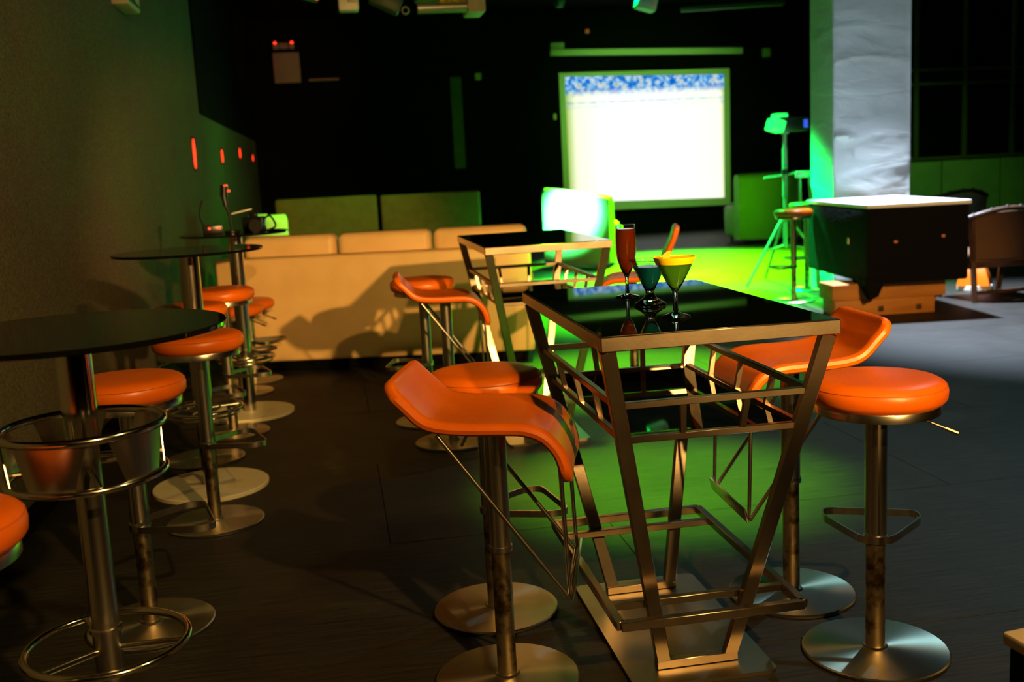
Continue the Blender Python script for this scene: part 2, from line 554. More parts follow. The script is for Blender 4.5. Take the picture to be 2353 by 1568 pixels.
# exit sign projecting from the left wall
ex = thing('exit_sign', 'green pictogram exit sign box high on the left wall', 'sign', (WX, 8.17, 2.95))
MB().box((.055, 0, 0), (.11, .48, .42), .006).build('housing', M['beige_plastic'], ex)
MB().box((.112, 0, 0), (.006, .46, .40), .001, seg=1).build('border', M['exit_white'], ex)
sg = MB().box((.116, 0, 0), (.004, .42, .36), 0).build('sign_face', M['exit_green'], ex)
run = MB()
run.lathe([(0, -.028), (.02, -.02), (.028, 0), (.02, .02), (0, .028)], (.118, -.03, .11), 12)
run.bar((.119, -.03, .08), (.119, .0, -.03), .045, .004, (1, 0, 0), 0)
run.bar((.119, .0, -.03), (.119, -.08, -.13), .024, .004, (1, 0, 0), 0)
run.bar((.119, .0, -.03), (.119, .07, -.07), .024, .004, (1, 0, 0), 0)
run.bar((.119, .07, -.07), (.119, .07, -.15), .022, .004, (1, 0, 0), 0)
run.bar((.119, -.03, .07), (.119, -.10, .02), .018, .004, (1, 0, 0), 0)
run.bar((.119, -.02, .07), (.119, .06, .05), .018, .004, (1, 0, 0), 0)
run.bar((.119, .12, -.16), (.119, .12, .15), .02, .004, (1, 0, 0), 0)
run.bar((.119, .12, .15), (.119, .19, .15), .02, .004, (1, 0, 0), 0)
run.bar((.119, .19, -.16), (.119, .19, .15), .02, .004, (1, 0, 0), 0)
run.build('running_figure', M['exit_white'], sg)


# ------------------------------------------------------------------ stools
def base_and_pole(t, ztop, rb=.208, foot_z=.345, worn=True, upper=.031, lower=.0275):
    MB().lathe([(0, 0), (rb - .003, 0), (rb, .003), (rb, .009), (rb - .004, .0125), (.06, .016), (.036, .018), (.034, .024), (0, .024)], n=72).build('base', M['disc'], t)
    MB().cyl((0, 0), lower, .016, .40, 36, .001).build('lower_tube', M['worn'] if worn else M['steel'], t)
    MB().lathe([(lower, 0), (upper + .003, .0), (upper + .004, .008), (upper + .003, .016), (lower, .016)], (0, 0, foot_z - .004), 36).build('collar', M['steel'], t)
    MB().cyl((0, 0), upper, foot_z + .012, ztop, 36, .001).build('upper_tube', M['steel'], t)


def footrest_pts(z, fwd=.215, lat=.145):
    return round_poly([(-.038, 0, z), (-.02, -.045, z), (fwd - .05, -lat, z), (fwd + .01, -lat + .01, z), (fwd + .01, lat - .01, z), (fwd - .05, lat, z), (-.02, .045, z)],
                      [.03, .03, .05, .04, .04, .05, .03], 5)


def round_stool(label, x, y, rz=0, seat_z=.805, foot=True, foot_a=PI / 2, lever_a=-PI / 2, rb=.208, group='round orange bar stools', worn=True, th=.072, detail=True, foot_z=.345):
    t = thing('bar_stool', label, 'stool', (x, y, 0), rz, group)
    base_and_pole(t, seat_z - th - .02, rb, foot_z, worn)
    r = .19
    z1 = seat_z; z0 = seat_z - th
    prof = [(0, z1 + .004), (.08, z1 + .0035), (.14, z1 + .001), (.165, z1 - .003), (.180, z1 - .011), (.188, z1 - .022), (.1905, z1 - .034), (.189, z0 + .018), (.182, z0 + .008), (.172, z0), (0, z0)]
    st = MB().lathe(prof, n=72).build('seat', M['leather'], t)
    MB().tube([(.1865 * math.cos(2 * PI * k / 64), .1865 * math.sin(2 * PI * k / 64), z1 - .0195) for k in range(64)], .0016, 6, True).build('seam', M['leather_seam'], st)
    MB().lathe([(0, z0 + .001), (.172, z0 + .001), (.174, z0 - .003), (.174, z0 - .024), (.168, z0 - .026), (0, z0 - .026)], n=64).build('seat_ring', M['steel'], t)
    if foot:
        p = [Matrix.Rotation(foot_a - rz, 3, 'Z') @ Vector(q) for q in footrest_pts(foot_z - .004)]
        MB().band(p, .022, .005).build('footrest', M['steel'], t)
    if detail:
        d = Matrix.Rotation(lever_a - rz, 3, 'Z')
        a = d @ Vector((.03, 0, z0 - .028)); b = d @ Vector((.12, 0, z0 - .045)); c = d @ Vector((.215, 0, z0 - .082))
        MB().tube([a, b, c], .004, 8).tube([b * .35 + c * .65, c], .0065, 8).build('lever', M['steel'], t)
    return t


def wave_stool(label, x, y, rz, dz=0., back_h=.13, group='wave seat orange bar stools', rb=.208, lever_a=None, half=.20):
    """seat profile runs along local +x: raised back at -x, waterfall front at +x"""
    t = thing('wave_bar_stool', label, 'stool', (x, y, 0), rz, group)
    base_and_pole(t, .765 + dz, rb, .395, True)
    k = back_h / .13
    prof = [(-.254 - .01 * (k - 1), .793 + .126 * k), (-.240 - .005 * (k - 1), .793 + .095 * k), (-.205, .793 + .058 * k), (-.165, .793 + .020 * k), (-.12, .797), (-.04, .790), (.05, .789), (.11, .784), (.155, .765), (.188, .728), (.205, .685), (.212, .632)]
    cp = [Vector((u, 0, z + dz)) for u, z in prof]
    pts = smooth_path(cp, 5)
    S = [0]
    for a, b in zip(pts, pts[1:]): S.append(S[-1] + (b - a).length)
    L = S[-1]
    NV = 17
    vs = []; fs = []
    n = len(pts)
    hw = []
    for i, s_ in enumerate(S):
        e = min(s_, L - s_) / .055
        wdt = half - (.055 * (1 - math.sqrt(max(0, 1 - (1 - min(e, 1)) ** 2))))
        if s_ < .20: wdt -= .008 * (1 - s_ / .20)
        hw.append(wdt)
    for side in (1, -1):
        for i, p in enumerate(pts):
            a = pts[max(i - 1, 0)]; b = pts[min(i + 1, n - 1)]
            d = (b - a).normalized(); nr = Vector((-d.z, 0, d.x))
            if nr.z < 0 and i < n // 2: nr = -nr
            for j in range(NV):
                q = -1 + 2 * j / (NV - 1)
                q = math.sin(q * PI / 2)
                edge = min((1 - abs(q)) * hw[i], S[i], L - S[i])
                tk = .017 * math.sqrt(max(0, 1 - (1 - min(1, edge / .017)) ** 2))
                dish = -.010 * (1 - q * q) if .15 < S[i] / L < .75 else -.006 * (1 - q * q)
                vs.append(p + Vector((0, q * hw[i], 0)) + nr * (side * tk + dish))
    off = n * NV
    for i in range(n - 1):
        for j in range(NV - 1):
            a = i * NV + j
            fs.append((a, a + 1, a + NV + 1, a + NV))
            fs.append((off + a, off + a + NV, off + a + NV + 1, off + a + 1))
    rim = [j for j in range(NV)] + [i * NV + NV - 1 for i in range(1, n)] + [(n - 1) * NV + j for j in range(NV - 2, -1, -1)] + [i * NV for i in range(n - 2, 0, -1)]
    for a, b in zip(rim, rim[1:] + rim[:1]):
        fs.append((a, b, off + b, off + a))
    st = MB().add(vs, fs, True).build('seat', M['leather'], t)
    # under-plate
    MB().box((0, 0, .768 + dz), (.20, .20, .012), .003).build('seat_plate', M['steel'], t)
    bz = .325 + dz * .6
    for sg_ in (-1, 1):
        yv = sg_ * (half - .025)
        path = round_poly([(-.13, yv, .775 + dz), (.205, yv, bz), (.192, yv, .70 + dz)], [.01, .02, .01], 3)
        path = [Vector((-.13, yv, .775 + dz)), Vector((.185, yv, bz + .02))] + [Vector((.198, yv, bz)), Vector((.206, yv, bz + .006))] + [Vector((.203, yv, bz + .04)), Vector((.192, yv, .70 + dz))]
        MB().tube(path, .0062, 10).build('foot_rod', M['steel'], t)
    MB().box((.214, 0, bz + .012), (.008, half * 2 - .04, .045), .002, Matrix.Rotation(.25, 3, 'Y')).build('foot_plate', M['steel'], t)
    MB().tube([(.2, -half + .02, bz), (.2, half - .02, bz)], .006, 10).build('foot_bar', M['steel'], t)
    if lever_a is not None:
        d = Matrix.Rotation(lever_a - rz, 3, 'Z')
        MB().tube([d @ Vector((.03, 0, .755 + dz)), d @ Vector((.17, 0, .70 + dz)), d @ Vector((.22, 0, .65 + dz))], .005, 8).build('lever', M['steel'], t)
    return t


wave_stool('orange wave-seat bar stool in front left of the cocktail table, raised back to the left', .392, 2.806, -.28, lever_a=1.9)
round_stool('round orange bar stool tucked behind the front wave-seat stool', .435, 3.295, foot_a=.15, lever_a=2.6, seat_z=.82)
round_stool('round orange bar stool standing clear at the right of the cocktail table', 1.47, 2.685, foot_a=1.15, lever_a=-.55, seat_z=.825)
wave_stool('orange wave-seat bar stool at the right of the cocktail table, raised back to the right', 1.416, 3.14, PI - .05, dz=.022, lever_a=2.5)
wave_stool('orange wave-seat bar stool at the rear table by the cream sofa', .549, 5.551, -.06, dz=.02)
round_stool('round orange bar stool behind the rear wave-seat stool, near the cream sofa', .475, 6.09, foot_a=2.9, lever_a=-.2, seat_z=.86)
wave_stool('tall-backed orange wave-seat stool beyond the cocktail table in the green light', 1.70, 5.95, PI - .30, dz=.01, back_h=.30)
round_stool('round orange bar stool right behind the nearest black round table', -.711, 3.494, foot_a=.25, seat_z=.855, lever_a=2.8)
round_stool('round orange bar stool with a rusty tube, before the second round table', -.612, 4.553, foot_a=.3, seat_z=.84, lever_a=2.9)
round_stool('round orange bar stool cut off by the left edge of the picture', -.80, 1.99, foot_a=2.4, seat_z=.885, lever_a=2.9, rb=.165)
round_stool('round orange bar stool mostly hidden behind the second round table pole', -.784, 5.672, foot_a=.3, seat_z=.844, lever_a=2.9)
round_stool('round orange bar stool under the third round table, highest seat of that cluster', -.683, 6.234, foot_a=.3, seat_z=.866, lever_a=2.9)
round_stool('low round orange bar stool with dangling lever, beyond the third round table', -.726, 7.456, foot_a=-.5, seat_z=.63, lever_a=-.4, foot_z=.30)
round_stool('farthest round orange bar stool along the left wall, beside the sofa', -.678, 7.898, foot_a=-.5, seat_z=.615, lever_a=-.4, foot_z=.30)
round_stool('green-lit bar stool with orange cushion left of the black booth', 4.53, 9.93, foot_a=PI, seat_z=.93, lever_a=3.6)


# ------------------------------------------------------------------ square cocktail tables
def cocktail_table(label, cx, cy, W, L, Hh):
    t = thing('cocktail_table', label, 'table', (cx, cy, 0), 0, 'steel and black glass high tables')
    s = Hh / 1.034
    ft = M['frame_steel']
    ap = .038
    hx, hy = W / 2, L / 2
    fr = MB()
    fr.box((0, -hy + .0125, Hh - ap / 2), (W, .025, ap), .0025, seg=1).box((0, hy - .0125, Hh - ap / 2), (W, .025, ap), .0025, seg=1)
    fr.box((-hx + .0125, 0, Hh - ap / 2), (.025, L - .05, ap), .0025, seg=1).box((hx - .0125, 0, Hh - ap / 2), (.025, L - .05, ap), .0025, seg=1)
    fr.build('top_frame', ft, t)
    MB().box((0, 0, Hh - .004), (W - .012, L - .012, .011), .0012, seg=1).build('glass_top', M['black_glass'], t)
    bx, by = .10 * s, .278 * s
    def leg(sx, sy, z):
        k = (Hh - ap - z) / (Hh - ap - .03)
        return Vector((sx * ((hx - .022) * (1 - k) + bx * k), sy * ((hy - .03) * (1 - k) + by * k), z))
    for sx in (-1, 1):
        for sy in (-1, 1):
            MB().bar(leg(sx, sy, Hh - ap), leg(sx, sy, .032), .040, .026, (0, 1, 0)).build('leg', ft, t)
    for nm, z in (('upper', .842 * s), ('lower', .745 * s)):
        c = {(sx, sy): leg(sx, sy, z) for sx in (-1, 1) for sy in (-1, 1)}
        for a, b in (((-1, -1), (1, -1)), ((1, -1), (1, 1)), ((1, 1), (-1, 1)), ((-1, 1), (-1, -1))):
            MB().bar(c[a], c[b], .018, .018, (0, 0, 1), .0015).build('shelf_rail', ft, t)
    for sx, sy, n in ((0, -1, 2), (0, 1, 2), (-1, 0, 3), (1, 0, 3)):
        for k in range(1, n + 1):
            f = -1 + 2 * k / (n + 1)
            u0 = leg(1, 1, .842 * s); u1 = leg(1, 1, .745 * s)
            if sx == 0:
                a = (f * u0.x, sy * u0.y, .842 * s); b = (f * u1.x, sy * u1.y, .745 * s)
            else:
                a = (sx * u0.x, f * u0.y, .842 * s); b = (sx * u1.x, f * u1.y, .745 * s)
            MB().bar(a, b, .016, .014, (0, 1, 0), .001).build('shelf_post', ft, t)
    u1 = leg(1, 1, .745 * s)
    MB().box((0, 0, .742 * s), (u1.x * 2 - .018, u1.y * 2 - .018, .008), .001, seg=1).build('glass_shelf', M['black_glass'], t)
    # foot frame
    z = .225 * s
    fx, fy = .262 * s, .43 * s
    lg = leg(1, 1, z)
    ff = MB()
    for sy in (-1, 1):
        ff.bar((-fx, sy * fy, z), (fx, sy * fy, z), .024, .026)
        ff.bar((-fx, sy * (lg.y - .028), z), (fx, sy * (lg.y - .028), z), .022, .022)
        ff.bar((-fx, sy * (lg.y + .028), z), (fx, sy * (lg.y + .028), z), .010, .022) if False else None
    for sx in (-1, 1):
        ff.bar((sx * fx, -fy, z), (sx * fx, fy, z), .024, .026)
    ff.build('foot_frame', ft, t)
    for sy in (-1, 1):
        MB().bar((-bx - .022, sy * by, .026), (bx + .022, sy * by, .026), .030, .026).build('foot_bar', ft, t)
    pl_ = [Vector(p) for p in round_poly([(-.212 * s, -.375 * s, 0), (.212 * s, -.375 * s, 0), (.212 * s, .375 * s, 0), (-.212 * s, .375 * s, 0)], .03, 6)]
    n = len(pl_)
    MB().add(pl_ + [p + Vector((0, 0, .012)) for p in pl_], [(i, (i + 1) % n, n + (i + 1) % n, n + i) for i in range(n)] + [tuple(range(n, 2 * n)), tuple(reversed(range(n)))]).build('base_plate', M['plate'], t)
    return t


cocktail_table('nearest steel-framed cocktail table with black glass top carrying three drinks', .9365, 3.008, .632, 1.085, 1.034)
cocktail_table('rear steel-framed cocktail table with empty black glass top by the sofa', 1.046, 5.72, .65, 1.17, 1.08)


# ------------------------------------------------------------------ round glass tables
def ring(mb, r, z, tr, n=56):
    return mb.tube([(r * math.cos(2 * PI * k / n), r * math.sin(2 * PI * k / n), z) for k in range(n)], tr, 10, True)


def glass_table(label, x, y, upper_r, base_mat, wheel_z, basket=False, rt=.33):
    t = thing('round_bar_table', label, 'table', (x, y, 0), 0, 'round black glass bar tables along the left wall')
    MB().lathe([(0, 1.146), (rt - .002, 1.146), (rt, 1.148), (rt, 1.156), (rt - .002, 1.158), (0, 1.158)], n=96).build('glass_top', M['dark_glass'], t)
    MB().cyl((0, 0), .10, 1.134, 1.146, 40, .002).box((.12, -.02, 1.141), (.09, .03, .01), .002).build('top_plate', M['black_plastic'], t)
    MB().cyl((0, 0), upper_r, wheel_z + .06 if not basket else .90, 1.135, 40, .001).build('upper_tube', M['chrome'], t)
    MB().cyl((0, 0), upper_r * .82, .02, (wheel_z + .065) if not basket else .905, 40, .001).build('lower_tube', M['chrome' if not basket else 'steel'], t)
    MB().lathe([(upper_r * .82, 0), (upper_r * .95, .002), (upper_r * .95, .012), (upper_r * .82, .014)], (0, 0, .46 if basket else wheel_z + .045), 36).build('collar', M['steel'], t)
    rb = .2745
    MB().lathe([(0, 0), (rb, 0), (rb + .001, .016), (rb - .004, .020), (0, .021)], n=80).build('base', base_mat, t)
    wh = MB(); ring(wh, .178, wheel_z, .0095)
    if basket:
        for a in (-.15, 2.05, 4.0):
            wh.tube([(.024 * math.cos(a), .024 * math.sin(a), wheel_z - .01), (.178 * math.cos(a), .178 * math.sin(a), wheel_z)], .008, 10)
    else:
        ring(wh, .165, wheel_z - .025, .006); ring(wh, .075, wheel_z, .007)
        for k in range(3):
            a = .4 + 2 * PI * k / 3
            for o_ in (-.12, .12):
                wh.tube([(.04 * math.cos(a + o_ * 2), .04 * math.sin(a + o_ * 2), wheel_z), (.178 * math.cos(a + o_), .178 * math.sin(a + o_), wheel_z)], .005, 8)
    wh.build('footrest_ring', M['chrome'], t)
    if basket:
        b = thing('ring_basket', '', '', (0, 0, 0)); del b['label'], b['category']; b.parent = t
        m1 = MB(); ring(m1, .172, .942, .0095); m1.build('upper_ring', M['chrome'], b)
        m1 = MB(); ring(m1, .168, .832, .0085); m1.build('lower_ring', M['chrome'], b)
        for k in range(5):
            a0 = 2 * PI * k / 5 - .55
            vs = []; n = 9
            for i in range(n):
                f = i / (n - 1)
                for (r_, z_, wd) in ((.170, .938, .30 if k % 2 else .50), (.166, .836, .52 if k % 2 else .30)):
                    for dr in (0, -.003):
                        a = a0 + (f * 2 - 1) * wd
                        vs.append(((r_ + dr) * math.cos(a), (r_ + dr) * math.sin(a), z_))
            fs = []
            for i in range(n - 1):
                p_ = i * 4; q_ = p_ + 4
                fs += [(p_, q_, q_ + 2, p_ + 2), (p_ + 1, p_ + 3, q_ + 3, q_ + 1), (p_, p_ + 1, q_ + 1, q_), (p_ + 2, q_ + 2, q_ + 3, p_ + 3)]
            fs += [(0, 2, 3, 1), ((n - 1) * 4, (n - 1) * 4 + 1, (n - 1) * 4 + 3, (n - 1) * 4 + 2)]
            MB().add(vs, fs, True).build('plate', M['steel'], b)
        m1 = MB()
        for k in range(3):
            a = .9 + 2 * PI * k / 3
            m1.tube([(.03 * math.cos(a), .03 * math.sin(a), .85), (.168 * math.cos(a), .168 * math.sin(a), .836)], .006, 8)
        m1.build('spoke', M['chrome'], b)
    return t


glass_table('nearest round black glass table, with a chrome basket ring on its pole', -.586, 2.385, .038, M['disc'], .43, True)
glass_table('second round black glass table, on a cream disc base', -.692, 5.12, .046, M['cream_disc'], .395, rt=.345)
glass_table('farthest round black glass table with camera gear on top', -.623, 6.743, .045, M['cream_disc'], .37, rt=.33)

# camera gear on the farthest round table
ZT = 1.158
g = thing('video_camera', 'black camera lying on the farthest round table', 'camera', (-.50, 6.80, ZT), -.3)
MB().box((0, 0, .045), (.14, .07, .09), .012).build('body', M['black_plastic'], g)
MB().box((0, 0, .10), (.05, .05, .035), .010).build('viewfinder', M['black_plastic'], g)
MB().tube([(.03, -.03, .045), (.06, -.13, .04)], .036, 24).tube([(.06, -.13, .04), (.068, -.16, .039)], .040, 24).build('lens', M['black_plastic'], g)
MB().tube(smooth_path([(.07, 0, .08), (.12, -.03, .09), (.16, -.06, .03), (.12, -.09, .006)], 6), .006, 8).build('strap', M['black_plastic'], g)
g = thing('microphone', 'upright black shotgun microphone with red lights on the farthest round table', 'microphone', (-.635, 6.74, ZT))
MB().cyl((0, 0), .045, 0, .014, 28, .003).build('stand', M['black_plastic'], g)
MB().tube([(.0, 0, .012), (-.004, 0, .10), (-.022, 0, .17)], .009, 8).build('stem', M['black_plastic'], g)
MB().tube([(-.022, 0, .165), (-.03, 0, .23)], .016, 14).tube([(-.03, 0, .225), (-.022, 0, .295)], .024, 14).build('head', M['black_plastic'], g)
MB().box((-.012, -.02, .292), (.024, .02, .01), .003).build('tally_light', M['red_led'], g, 'glowing red light')
MB().box((.004, -.024, .258), (.018, .01, .012), .002).build('indicator', M['red_led'], g, 'glowing orange-red light')
g = thing('radio_receiver', 'small black receiver with two red lights and a whip aerial', 'receiver', (-.745, 6.70, ZT), .1)
MB().box((0, 0, .028), (.12, .08, .056), .006).build('case', M['black_plastic'], g)
MB().tube(smooth_path([(-.05, 0, .05), (-.07, 0, .11), (-.06, 0, .17), (-.045, 0, .21)], 5), .005, 8).build('aerial', M['black_plastic'], g)
MB().box((-.02, -.041, .036), (.014, .004, .014), .001).box((.04, -.041, .036), (.014, .004, .014), .001).build('indicator', M['red_led'], g, 'pair of glowing red lights')
o = MB().box((0, 0, 0), (.125, .05, .010), .003).build('ruler', M['white_plastic'])
o.location = (-.565, 6.735, ZT + .128); o.rotation_euler = (0, -.19, -.1)
o.name = 'battery_plate'
tag(o, 'pale flat plate lying tilted across the camera gear', 'plate')

# ------------------------------------------------------------------ drinks
ZM = 1.0355


def drink_empty(name, label, x, y): return thing(name, label, 'drink', (x, y, ZM), 0, 'cocktails on the nearest table')


g = drink_empty('champagne_flute', 'tall champagne flute filled with amber-red drink', .898, 3.199)
gl = [(0, .0), (.032, .0), (.033, .0015), (.030, .0035), (.014, .0075), (.006, .013), (.0052, .022), (.0046, .05), (.0052, .062), (.008, .072), (.017, .092), (.0245, .118), (.0275, .145), (.0282, .175), (.0272, .205), (.0262, .229),
      (.0252, .229), (.0262, .205), (.0270, .175), (.0262, .145), (.0232, .118), (.0158, .093), (.0065, .075), (0, .070)]
MB().lathe(gl, n=40).build('glass', M['clear'], g)
MB().lathe([(0, .0725), (.0060, .0762), (.0152, .0935), (.0225, .118), (.0255, .145), (.0262, .175), (.0256, .205), (.0252, .2165), (0, .2165)], n=40).build('drink', M['red_drink'], g)
for c_ in g.children: c_.scale = (1.17, 1.17, 1)
g = drink_empty('blue_cocktail', 'short-stemmed glass of blue cocktail between the flute and martini', .90, 2.962)
gl = [(0, 0), (.045, 0), (.0465, .004), (.045, .008), (.038, .011), (.030, .017), (.019, .024), (.0135, .034), (.0125, .042), (.016, .050), (.024, .066), (.034, .088), (.046, .112), (.053, .128), (.059, .136),
      (.0575, .1372), (.051, .129), (.0445, .1125), (.0325, .0885), (.0225, .0665), (.0135, .051), (.004, .046), (0, .0455)]
MB().lathe(gl, n=48).build('glass', M['clear'], g)
MB().lathe([(0, .0475), (.004, .0485), (.0128, .0535), (.0218, .069), (.0318, .0905), (.0425, .112), (.0445, .1175), (0, .1175)], n=40).build('drink', M['blue_drink'], g)
g = drink_empty('martini_glass', 'martini glass of cloudy green cocktail with yellow rim and orange twist', .890, 2.696)
gl = [(0, 0), (.038, 0), (.0395, .002), (.037, .005), (.018, .011), (.008, .017), (.0068, .026), (.0064, .060), (.0072, .070), (.0105, .076), (.022, .094), (.037, .122), (.049, .147), (.0565, .163),
      (.0555, .1635), (.0478, .1465), (.0358, .1225), (.0205, .0945), (.009, .079), (0, .074)]
MB().lathe(gl, n=48).build('glass', M['clear'], g)
MB().lathe([(0, .0765), (.0085, .0805), (.0198, .0955), (.0350, .1235), (.0462, .1465), (0, .1465)], n=40).build('drink', M['green_drink'], g)
MB().lathe([(.0465, .1462), (.0495, .1465), (.0568, .1625), (.0572, .1645), (.0550, .1650), (.0465, .1475)], n=48).lathe([(0, .1468), (.0462, .1468), (.0535, .161), (.0, .1605)], n=48).build('sugared_rim', M['yellow_rim'], g)
tw = MB()
tw.add([(-.030, .0, .158), (-.012, .004, .158), (-.008, .003, .182), (-.020, .0, .180), (-.036, -.003, .170), (-.030, .004, .158), (-.012, .008, .158), (-.008, .007, .182), (-.020, .004, .180), (-.036, .001, .170)],
       [(0, 1, 2, 3, 4), (9, 8, 7, 6, 5), (0, 5, 6, 1), (1, 6, 7, 2), (2, 7, 8, 3), (3, 8, 9, 4), (4, 9, 5, 0)])
tw.build('orange_twist', M['orange_peel'], g)

# ------------------------------------------------------------------ long cream sofa
SA = math.atan2(7.719 - 8.2, 1.428 + .925)
sf = thing('sofa', 'long cream leather sofa seen from behind, three back cushions above its back', 'sofa', (-.925, 8.2, 0), SA)
SL = 2.40
MB().box((SL / 2, .11, .49), (SL, .22, .80), .025, seg=3).build('back', M['cream'], sf)
MB().box((SL / 2, .50, .26), (SL - .02, .80, .34), .03, seg=3).build('seat_base', M['cream'], sf)
for x in (.11, SL - .11):
    MB().box((x, .55, .36), (.22, .80, .54), .05, seg=3).build('arm', M['cream'], sf)
for k in range(3):
    xc = .18 + (SL - .18) * (k + .5) / 3 - .02
    MB().box((xc, .30, .74), ((SL - .20) / 3 - .012, .22, .60), .055, seg=4).build('back_cushion', M['cream'], sf)
    MB().box((.24 + (SL - .48) * (k + .5) / 3, .58, .46), ((SL - .48) / 3 - .01, .60, .14), .04, seg=3).build('seat_cushion', M['cream'], sf)
MB().box((SL / 2, .46, .045), (SL - .12, .74, .09), .005).build('plinth', M['black'], sf)


# olive sofas against the back
def olive(label, x, y, wd, top):
    t = thing('bench_sofa', label, 'sofa', (x, y, 0), 0, 'dim olive sofas behind the cream sofa')
    MB().box((0, .75, top / 2 + .06), (wd, .18, top - .12), .03, seg=3).build('backrest', M['olive'], t)
    MB().box((0, .35, .28), (wd, .75, .30), .05, seg=3).build('seat', M['olive'], t)
    for sx in (-1, 1):
        for yy_ in (.05, .7):
            MB().cyl((sx * (wd / 2 - .08), yy_), .02, 0, .14, 12).build('foot', M['black_plastic'], t)
    return t


olive('dim olive-brown sofa back at the left, behind the cream sofa', -.095, 14.25, 1.40, 1.215)
olive('dim olive-brown sofa back at the right, warmer patch on it', 1.36, 14.25, 1.41, 1.20)


# tub armchairs
def tub_chair(label, x, y, rz, R=.50, h=1.15, m=None, t0=.16, a0=-PI * .5, a1=PI * .5, group='pale tall tub chairs'):
    t = thing('tub_chair', label, 'armchair', (x, y, 0), rz, group)
    n = 28; vs = []; fs = []
    sec = [(-t0, .07), (-t0, h - .08), (-t0 * .85, h - .03), (-t0 * .5, h), (-t0 * .15, h - .03), (0, h - .08), (0, .07)]
    k = len(sec)
    for i in range(n + 1):
        a = a0 + (a1 - a0) * i / n
        for (dr, z) in sec:
            rr = R * (1 - .0 * z) + dr
            sx = 1.0
            vs.append((-rr * math.cos(a) * sx, rr * math.sin(a), z))
    for i in range(n):
        for j in range(k):
            fs.append((i * k + j, i * k + (j + 1) % k, (i + 1) * k + (j + 1) % k, (i + 1) * k + j))
    fs.append(tuple(range(k))); fs.append(tuple(reversed([n * k + j for j in range(k)])))
    MB().add(vs, fs, True).build('shell', m or M['tub'], t)
    MB().cyl((0, 0), R - t0 + .01, .10, .46, 40, .05).build('seat', m or M['tub'], t)
    for a in (.8, 2.3, 3.9, 5.5):
        MB().cyl((.33 * math.cos(a), .33 * math.sin(a)), .02, 0, .11, 12).build('foot', M['black_plastic'], t)
    return t


def slab_chair(label, x, y, rz, wd, dp, h, m, group, tk=.12, slope=0., bow_=.22):
    t = thing('lounge_chair', label, 'armchair', (x, y, 0), rz, group)
    # thick rounded back slab, outer face towards -y
    prof = [(-tk, .08), (-tk, h * .55)] + [(-tk * math.cos(a), h - tk * 1.1 + tk * 1.1 * math.sin(a)) for a in [PI * q / 12 for q in range(0, 13)]] + [(tk, .08)]
    n = len(prof); k = 18; vs = []
    for i in range(k + 1):
        u = -1 + 2 * i / k
        bow = -bow_ * (1 - u * u)
        for (yy_, z) in prof: vs.append((u * wd / 2, yy_ + bow + .2, z - (slope * (u + 1) / 2 + .02 * u * u) * z))
    fs = [(i * n + j, i * n + (j + 1) % n, (i + 1) * n + (j + 1) % n, (i + 1) * n + j) for i in range(k) for j in range(n)]
    fs += [tuple(range(n)), tuple(reversed([k * n + j for j in range(n)]))]
    MB().add(vs, fs, True).build('backrest', m, t)
    y0 = .2 + tk
    MB().box((0, y0 + dp / 2, .27), (wd - .10, dp, .34), .05, seg=3).build('seat', m, t)
    for sx in (-1, 1):
        MB().box((sx * (wd / 2 - .12), y0 + dp / 2, .38), (.17, dp, .52), .06, seg=3).build('arm', m, t)
        for q in (.15, dp + .1): MB().cyl((sx * (wd / 2 - .12), q + .04), .022, 0, .11, 12).build('foot', M['black_plastic'], t)
    return t


slab_chair('pale armchair back blazing green and white under the spotlight, left of the screen', 3.40, 14.75, -.50, .98, .5, 1.20, M['tub'], 'pale armchairs in the green light', .17, .13, .16)
slab_chair('yellow-green lit pale armchair right of the projector screen', 7.42, 17.1, .0, 1.14, .60, 1.21, M['tub'], 'pale armchairs in the green light')
tub_chair('small green-lit tub chair between the camera gear and the olive sofa', -.62, 11.6, .4, .34, 1.12, M['tub'], .12, group='pale armchairs in the green light')

# ------------------------------------------------------------------ projector screen and wall items (y = 21.4)
sc = thing('projection_screen', 'large pull-down projector screen showing a blown-out bright picture', 'screen', (6.52, 21.36, 0))
def q3(x, z, x0=6.52): return (x - x0, 0, z)
def quadslab(pts, y0, y1):
    n = len(pts)
    return MB().add([(x, y0, z) for x, z in pts] + [(x, y1, z) for x, z in pts], [(i, (i + 1) % n, n + (i + 1) % n, n + i) for i in range(n)] + [tuple(range(n)), tuple(reversed(range(n, 2 * n)))])
quadslab([(4.71 - 6.52, .60), (8.33 - 6.52, .55), (8.35 - 6.52, 3.33), (4.71 - 6.52, 3.36)], -.012, 0).build('screen_sheet', M['screen_white'], sc)
quadslab([(4.84 - 6.52, .74), (8.19 - 6.52, .66), (8.22 - 6.52, 3.21), (4.83 - 6.52, 3.28)], -.020, -.012).build('picture', M['picture'], sc)
MB().bar((4.54 - 6.52, -.03, 3.76), (8.63 - 6.52, -.03, 3.67), .11, .13, bev=.01).build('roller_case', M['screen_white'], sc)
MB().bar((4.60 - 6.52, -.02, .575), (8.43 - 6.52, -.02, .52), .05, .05, bev=.005).build('bottom_bar', M['screen_white'], sc)
def wallbox(name, label, cat, x0, x1, z0, z1, m, dpt=.10, part='housing'):
    t = thing(name, label, cat, ((x0 + x1) / 2, 21.5, (z0 + z1) / 2))
    MB().box((0, -dpt / 2, 0), (x1 - x0, dpt, z1 - z0), min(.012, (z1 - z0) * .2)).build(part, m, t)
    return t
t = wallbox('wall_speaker', 'small pale speaker box above the left end of the screen case', 'speaker', 4.58, 4.86, 3.84, 3.97, M['screen_white'])
t = wallbox('wall_speaker', 'small pale speaker box right of the screen case', 'speaker', 9.13, 9.29, 3.54, 3.72, M['white_plastic'])
